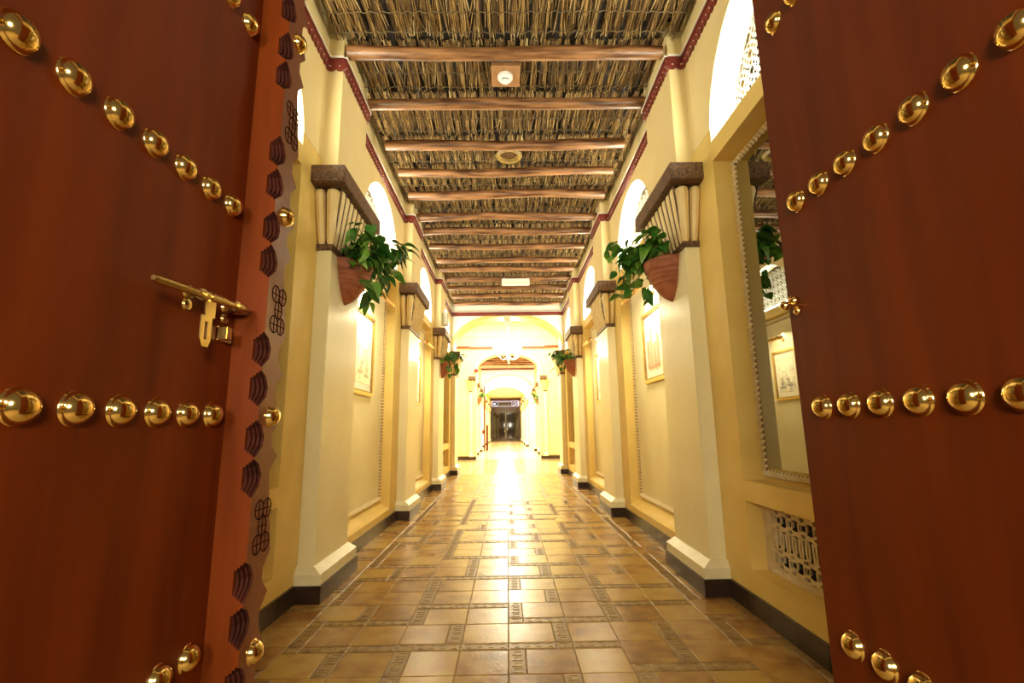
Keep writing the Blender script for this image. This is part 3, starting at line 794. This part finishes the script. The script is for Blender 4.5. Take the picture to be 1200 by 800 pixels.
# ------------------------------------------------------------------ things on corridor walls
def print_mat(name, a, b, c_, sc):
    m, n, bs = nt(name); v = coords(n, (1, sc, sc*1.3))
    t_ = node(n, 'ShaderNodeTexNoise', Scale=1.3, Detail=6, Roughness=.7); n.links.new(v, t_.inputs['Vector'])
    n.links.new(ramp(n, t_.outputs['Fac'], [(.38, a), (.5, b), (.62, c_)]), bs.inputs['Base Color']); bs.inputs['Roughness'].default_value = .08
    return m
prA = print_mat('pink_town_print', (.42, .22, .16), (.74, .58, .42), (.84, .78, .62), 3)
prB = print_mat('pale_harbour_print', (.34, .32, .26), (.74, .66, .48), (.82, .76, .58), 2.4)
def picture(s, c, z0, z1, label, pr, hw=.48):
    t = thing('framed_picture', (s*2.12, c, z0), label, 'picture', 'framed pictures in the wall panels')
    x0, x1 = s*2.12, s*2.07; fw = .055
    f = M()
    f.box(x0, x1, c-hw, c+hw, z0, z0+fw).box(x0, x1, c-hw, c+hw, z1-fw, z1).box(x0, x1, c-hw, c-hw+fw, z0+fw, z1-fw).box(x0, x1, c+hw-fw, c+hw, z0+fw, z1-fw)
    f.obj('frame', gold, t, bevel=.012)
    i = M(); g = fw; k = .014
    for (a, b, zz, zy) in ((c-hw+g, c+hw-g, z0+g, z0+g+k), (c-hw+g, c+hw-g, z1-g-k, z1-g), (c-hw+g, c-hw+g+k, z0+g, z1-g), (c+hw-g-k, c+hw-g, z0+g, z1-g)):
        i.box(s*2.10, s*2.078, a, b, zz, zy)
    i.obj('inner_bead', goldin, t)
    M().box(s*2.12, s*2.10, c-hw+g, c+hw-g, z0+g, z1-g).obj('mount', mat_w, t)
    p = M().box(s*2.10, s*2.097, c-hw+.16, c+hw-.16, z0+.17, z1-.17).obj('print', pr, t)
    b = M()
    if pr is prA:                                   # town with towers and arched doorways
        ink = plain('print_ink_'+str(len(MATS)), (.46, .20, .15), .2)
        for (y, wd, h0, h1) in ((-.25, .12, .0, .45), (-.12, .16, .0, .34), (.06, .10, .0, .58), (.17, .16, .0, .4)):
            b.box(s*2.097, s*2.0955, c+y, c+y+wd*.9, z0+.22+h0, z0+.22+h1)
        b.box(s*2.097, s*2.0955, c-.26, c+.28, z0+.19, z0+.23)
    else:                                           # boats and a shoreline
        ink = plain('print_ink_'+str(len(MATS)), (.22, .21, .20), .2)
        for (y, z, wd) in ((-.2, .30, .2), (.05, .26, .22), (-.08, .44, .12)):
            b.prism([(c+y, z0+z+.05), (c+y+.03, z0+z), (c+y+wd-.03, z0+z), (c+y+wd, z0+z+.05)], 0, s*2.097, s*2.0955)
            b.prism([(c+y+wd*.5, z0+z+.06), (c+y+wd*.52, z0+z+.22), (c+y+wd*.9, z0+z+.1)], 0, s*2.097, s*2.0955)
    b.obj('painted_shapes', ink, p)
def plamp(s, c, z, label, power=16):
    t = thing('picture_lamp', (s*2.1, c, z), label, 'lamp', 'brass picture lamps')
    m = M().tube([(s*1.80, c-.50, z), (s*1.80, c-.48, z), (s*1.80, c+.48, z), (s*1.80, c+.5, z)], [.022, .034, .034, .022], 12).obj('lamp_tube', copper, t, smooth=True)
    M().tube([(s*1.77, c-.44, z-.012), (s*1.77, c+.44, z-.012)], .026, 8).obj('reflector', brass, t, smooth=True)
    M().ball((s*1.80, c-.51, z), .024, 8, 5).ball((s*1.80, c+.51, z), .024, 8, 5).obj('end_cap', oldbrass, t, smooth=True)
    M().tube([(s*2.12, c, z+.02), (s*2.0, c, z+.10), (s*1.88, c, z+.09), (s*1.81, c, z+.02)], .011, 6).obj('arm', oldbrass, t, smooth=True)
    M().lathe([(0, 0), (.05, .002), (.045, .02), (0, .025)], (s*2.12, c, z+.02), (-s, 0, 0), 12).obj('wall_plate', oldbrass, t, smooth=True)
    area('picture_lamp_light', (s*1.84, c, z-.04), .05, .9, power, (1, .88, .58), (s*.62, 0, -.78))
LZ = 3.40
for s in (1, -1):
    sn = side_name[s]
    picture(s, 6.82, 2.13 if s == 1 else 1.99, 3.20, 'gilt framed %s print on the %s panel between first and second pilasters' % (('pink town', 'pale harbour')[s < 0], sn), prA if s == 1 else prB)
    picture(s, 10.8, 2.05, 3.20, 'gilt framed pale print on the %s panel between second and third pilasters' % sn, prB)
    plamp(s, 6.75, LZ, 'brass tube picture lamp over the nearer %s picture' % sn, 42)
    plamp(s, 10.8, LZ, 'brass tube picture lamp over the farther %s picture' % sn, 60)

# planters
def leaf_mesh(L, Wd, fold, curl):
    m = M(); rows = [(0, .30, .10), (.12, .86, -.05), (.35, 1, 0), (.6, .78, 0), (.82, .4, 0), (1, .0, 0)]
    for (u, wf, back) in rows:
        y = L*u; z = -curl*u*u*L
        yy = y-(.10*L if u < .05 else 0)
        m.v += [(-Wd/2*wf, yy, z+fold*wf*Wd/2), (0, y, z), (Wd/2*wf, yy, z+fold*wf*Wd/2)]
    for i in range(len(rows)-1):
        a = i*3; m.f += [(a, a+1, a+4, a+3), (a+1, a+2, a+5, a+4)]
    return m
leaves = [leaf_mesh(.15, .115, .35, .35).mesh('leaf', leafm, True), leaf_mesh(.17, .10, .5, .6).mesh('leaf', leafm, True), leaf_mesh(.12, .095, .25, .2).mesh('leaf', leafm, True)]
def planter(s, yc, label, nleaf, nv, seed, x_off=0, scale=1, zt=3.30):
    r_ = random.Random(seed); xw = s*1.80+x_off
    t = thing('planter', (xw, yc, zt), label, 'planter', 'terracotta wall planters with trailing pothos')
    a0 = PI/2 if s == 1 else -PI/2
    prof = [(.255, -.005), (.275, .0), (.29, -.01), (.285, -.05), (.265, -.10), (.225, -.22), (.16, -.33), (.085, -.41), (.02, -.45), (0, -.455)]
    m = M().lathe([(r*scale, h) for r, h in prof], (xw, yc, zt), (0, 0, 1), 16, a0, a0+PI)
    rings = M()
    for h_, rr in ((-.12, .262), (-.17, .245), (-.22, .228), (-.27, .202)):
        rings.tube([(xw+rr*scale*math.cos(a0+PI*k/16), yc+rr*scale*math.sin(a0+PI*k/16), zt+h_) for k in range(17)], .005, 4)
    m.box(xw, xw-s*.015, yc-.285*scale, yc+.285*scale, zt-.05, zt)
    po = m.obj('pot', terra, t, smooth=True); rings.obj('pot_ridge', terra, po)
    M().lathe([(0, 0), (.25, 0)], (xw, yc, zt-.03), (0, 0, 1), 12, a0, a0+PI).obj('soil', boardm, t)
    st = M(); spots = []
    def inside(p): return s*p.x > s*(xw)-.03*1 and True
    for v in range(nv):                              # vines: rise out of the pot, lean to the corridor, trail down
        a = a0+PI*r_.uniform(.08, .92); dr = Vector((math.cos(a), math.sin(a)+.55, 0)).normalized()
        p = Vector((xw, yc, zt-.02))+Vector((math.cos(a), math.sin(a), 0))*.16
        trail = v % 6 == 0; L = r_.uniform(.25, .52); n = 7; pts = [p]
        for k in range(1, n+1):
            u = k/n
            h = .20*math.sin(u*2.1)*r_.uniform(.8, 1.3) if not trail else .12*math.sin(u*3)-.32*u*u
            pts.append(p+dr*L*(u if not trail else min(u*1.4, .75))+Vector((r_.gauss(0, .02), r_.gauss(0, .02), h)))
        st.tube([tuple(q) for q in pts], .004, 4)
        for k in range(1, n+1): spots.append((pts[k], dr, trail))
    st.obj('vine', stemm, t)
    for i in range(nleaf):
        p, dr, tr = spots[r_.randrange(len(spots))]
        az = math.atan2(dr.y, dr.x)-PI/2+r_.gauss(0, .9)
        q = p+Vector((r_.gauss(0, .035), r_.gauss(0, .035), r_.gauss(.01, .03)))
        if s*(q.x) > s*xw-.06: q.x = xw-s*.08
        inst('leaf', leaves[r_.randrange(3)], q, t, (r_.uniform(-1.2, .2), r_.uniform(-.6, .6), az), (r_.uniform(.8, 1.25),)*3)
    return t
planter(-1, 5.08, 'terracotta wall planter with bushy trailing pothos on the nearest left pilaster', 190, 34, 5)
planter(1, 5.08, 'terracotta wall planter with trailing pothos on the nearest right pilaster', 150, 30, 9)
planter(-1, 12.9, 'terracotta wall planter with pothos on the third left pilaster', 80, 20, 21)
planter(1, 12.9, 'terracotta wall planter with pothos on the third right pilaster', 80, 20, 33)
planter(-1, 28.5, 'small distant wall planter on the left beyond the bright hall', 36, 12, 41)
planter(1, 28.5, 'small distant wall planter on the right beyond the bright hall', 36, 12, 52)

# ceiling fixtures
sd = thing('smoke_detector', (-.015, 5.07, 5.66), 'round white smoke detector on a square brown board between log beams', 'smoke detector')
M().box(-.18, .16, 4.90, 5.25, 5.65, 5.70).obj('mounting_board', plywood, sd)
M().lathe([(.09, 0), (.09, -.03), (.075, -.045), (.06, -.065), (0, -.068)], (-.015, 5.07, 5.65), n=24).obj('detector_body', whitep, sd, smooth=True)
sl = M()
for k in range(5):
    a = -PI/2+(k-2)*.32; sl.box(-.015+.055*math.cos(a)-.009, -.015+.055*math.cos(a)+.009, 5.07+.055*math.sin(a)-.004, 5.07+.055*math.sin(a)+.004, 5.58, 5.594)
sl.obj('vent_slot', blackm, sd)
dl = thing('ceiling_downlight', (.035, 6.78, 5.70), 'round ochre ring of a recessed ceiling lamp behind the third log beam', 'ceiling lamp')
M().lathe([(.20, .03), (.205, 0), (.185, -.025), (.15, -.02), (.14, .0), (.14, .06)], (.035, 6.78, 5.65), n=28).obj('ring', noisy('ochre_ring', (.24, .15, .03), (.34, .23, .06), 9, rough=.4, bump=.1), dl, smooth=True)
M().lathe([(0, 0), (.145, 0)], (.035, 6.78, 5.69), n=24).obj('diffuser', capm, dl)
el = thing('emergency_light', (.23, 12.8, 5.5), 'white box emergency light hanging under a distant log beam', 'emergency light')
M().box(-.15, .62, 12.74, 12.88, 5.42, 5.59).obj('casing', whitep, el, bevel=.008)
M().box(-.13, .60, 12.73, 12.74, 5.44, 5.47).obj('diffuser_strip', cream, el)
M().box(-.1, -.06, 12.78, 12.86, 5.59, 5.63).box(.53, .57, 12.78, 12.86, 5.59, 5.63).obj('bracket', greyp, el)
sp_ = thing('speaker', (-1.70, 12.8, 4.45), 'pale box fixed high on the third left pilaster above its capital', 'speaker')
M().box(-1.78, -1.64, 12.68, 12.92, 4.28, 4.62).obj('casing', noisy('pale_box', (.62, .60, .46), (.68, .66, .52), 5, rough=.4), sp_, bevel=.01)
M().box(-1.64, -1.632, 12.70, 12.90, 4.31, 4.59).obj('front_cover', greyp, sp_)

# ------------------------------------------------------------------ front wall and the studded doors
fwl = M().box(-2.45, -.93, .35, .55, 0, ZC).box(.93, 2.45, .35, .55, 0, ZC).box(-.93, .93, .35, .55, 3.45, ZC)
fwl.obj('wall_front', cream, None, label='wall round the studded entrance doors', category='wall', kind='structure')
fr = M().box(-.93, -.905, .33, .57, 0, 3.45).box(.93, .905, .33, .57, 0, 3.45).box(-.93, .93, .33, .57, 3.40, 3.45)
fr.obj('trim_5', stripm, None, label='mahogany frame of the entrance doors', category='door frame', kind='structure')
stud_prof = [(.0345, 0), (.0345, .002), (.0325, .004), (.0315, .009), (.0285, .0155), (.0235, .0215), (.0165, .0262), (.0085, .0288), (0, .0296)]
stud_me = {}
for s in (1, -1):
    stud_me[s] = M().lathe(stud_prof, (0, 0, 0), (-s, 0, 0), 24).mesh('brass_stud', brass, True)
def leaf(s, name, label):
    t = thing(name, (s*.875, .45, 0), label, 'door', kind='structure')
    M().box(s*.85, s*.90, .45, 1.445, .02, 3.38).obj('leaf_panel', doorm, t, bevel=.002)
    for z in (.31, .925, 1.547, 2.163, 2.785):
        for k in range(9):
            z_ = .94 if z == .925 else z
            inst('brass_stud', stud_me[s], (s*.85, 1.335-k*.1055, z_), t)
    return t
dL = leaf(-1, 'door_1', 'open left mahogany door leaf with brass studs, bolt and carved centre post')
dR = leaf(1, 'door_2', 'open right mahogany door leaf with rows of brass studs')
# carved centre post
zz0, zz1 = .03, 3.36
base_z = [2.19+.645*k for k in range(-4, 3)]
loz = []; ros = []
for b in base_z:
    for d in (-.065, -.175, -.45, -.565): loz.append(b+d)
    ros.append(b-.315)
loz = [z for z in loz if zz0+.1 < z < zz1-.08]; ros = [z for z in ros if zz0+.1 < z < zz1-.1]
YA, YB = 1.405, 1.525
def strip_poly(bite, h, far_on=True):
    pts = [(YA, zz0)]
    for z in sorted(loz):
        if bite > 0:
            pts += [(YA, z-h), (YA+bite*.85, z-h*.42), (YA+bite, z+h*.1), (YA+bite*.6, z+h*.72), (YA, z+h)]
    pts += [(YA, zz1), (YB-.01, zz1)]
    far_pts = []
    for z in sorted(loz, reverse=True):
        far_pts += [(YB+.012, z+.056), (YB-.026, z+.014), (YB-.026, z-.022)]
    pts += far_pts+[(YB-.01, zz0)]
    return pts
def strip_layer(m, xa, xb, bite, h):
    P = strip_poly(bite, h); m.prism(P, 0, xa, xb)
core = M(); strip_layer(core, -.85, -.787, 0, .05); post = core.obj('centre_post', stripm, dL)
x = -.787
for i in range(4):
    m = M(); b = .014+.010*i; strip_layer(m, x, x+.008, b, .032+.0065*i)
    o = m.obj('carved_layer', carvem, post); x += .008
    o.data.materials.append(stripm); o.data.materials.append(facem)                 # the uncut near side keeps the plain varnish
    for pl in o.data.polygons:
        if all(o.data.vertices[v].co.y < YA-.45+1e-4 for v in pl.vertices): pl.material_index = 1
        elif i == 3 and abs(pl.normal.x) > .9: pl.material_index = 2
M().box(-.85, -.757, YA-.001, YA+.0005, zz0, zz0+.02).obj('post_foot', stripm, post)
for z in ros:                                       # engraved rosette of five crossed circles
    m = M(); cy_ = (YA+YB)/2+.010
    for (dy, dz) in ((-.022, .048), (.022, .048), (0, 0), (-.022, -.048), (.022, -.048)):
        R_ = .0235
        pts = [(-.7545, cy_+dy+R_*math.cos(2*PI*k/14), z+dz+R_*1.15*math.sin(2*PI*k/14)) for k in range(15)]
        m.tube(pts, .002, 4, False)
        m.tube([(-.7545, cy_+dy-R_, z+dz), (-.7545, cy_+dy+R_, z+dz)], .0017, 4); m.tube([(-.7545, cy_+dy, z+dz-R_*1.1), (-.7545, cy_+dy, z+dz+R_*1.1)], .0017, 4)
    m.obj('engraved_rosette', groovek, post)
for z in (.25, .894, 1.545, 2.19, 2.84): inst('brass_stud', stud_me[-1], (-.755, 1.475, z), dL, sc=(.95, .95, .95))
# sliding bolt with hasp
bo = thing('door_bolt', (-.80, 1.2, 1.845), '', '')
del bo['label']; del bo['category']; bo.parent = dL; bo.location = Vector((-.80, 1.2, 1.845))-dL.location
bo['label'] = 'aged brass sliding bolt with slotted hasp plate'
bx_ = -.797
M().tube([(bx_, 1.0, 1.832), (bx_, 1.012, 1.832), (bx_, 1.37, 1.853), (bx_, 1.385, 1.854)], [.006, .0095, .0095, .006], 12).obj('rod', oldbrass, bo, smooth=True)
M().tube([(bx_, 1.165, 1.8415), (bx_, 1.182, 1.8425)], .0145, 12).tube([(bx_, 1.195, 1.843), (bx_, 1.255, 1.8465)], .0135, 12).tube([(bx_, 1.32, 1.850), (bx_, 1.345, 1.8515)], .0135, 12).obj('collar', oldbrass, bo, smooth=True)
for y in (1.19, 1.355):
    m = M().tube([(-.848, y, 1.85), (bx_, y, 1.845)], .007, 8); m.lathe([(0, .008), (.017, .006), (.02, 0), (0, 0)], (-.85, y, 1.855), (1, 0, 0), 12).lathe([(0, .008), (.014, .006), (.017, 0), (0, 0)], (-.85, y, 1.822), (1, 0, 0), 12)
    m.obj('bracket', oldbrass, bo, smooth=True)
h = M(); hx = bx_+.001                              # slotted hasp plate: stepped outline with a slot

hy = -.022
h.box(hx, hx+.003, 1.203+hy, 1.243+hy, 1.79, 1.842); h.box(hx, hx+.003, 1.190+hy, 1.205+hy, 1.73, 1.79); h.box(hx, hx+.003, 1.217+hy, 1.233+hy, 1.73, 1.79)
h.box(hx, hx+.003, 1.205+hy, 1.217+hy, 1.776, 1.79); h.prism([(1.190+hy, 1.73), (1.233+hy, 1.73), (1.224+hy, 1.712), (1.200+hy, 1.712)], 0, hx, hx+.003)
h.obj('hasp_plate', brass, bo)
M().box(-.85, -.846, 1.325, 1.395, 1.755, 1.795).box(-.85, -.82, 1.325, 1.350, 1.757, 1.792).obj('staple_plate', brass, bo, bevel=.001)
M().lathe([(0, .002), (.009, .0015), (.010, 0)], (-.846, 1.374, 1.775), (1, 0, 0), 10).obj('screw_hole', gapm, bo)
# knob on the right leaf
kb = M().ball((.825, 1.375, 1.862), .017, 14, 9).ball((.835, 1.377, 1.832), .012, 12, 8).ball((.795, 1.372, 1.847), .0145, 14, 9)
kb.tube([(.85, 1.375, 1.85), (.795, 1.372, 1.848)], .008, 10); kb.obj('latch_knob', brass, dR, smooth=True)
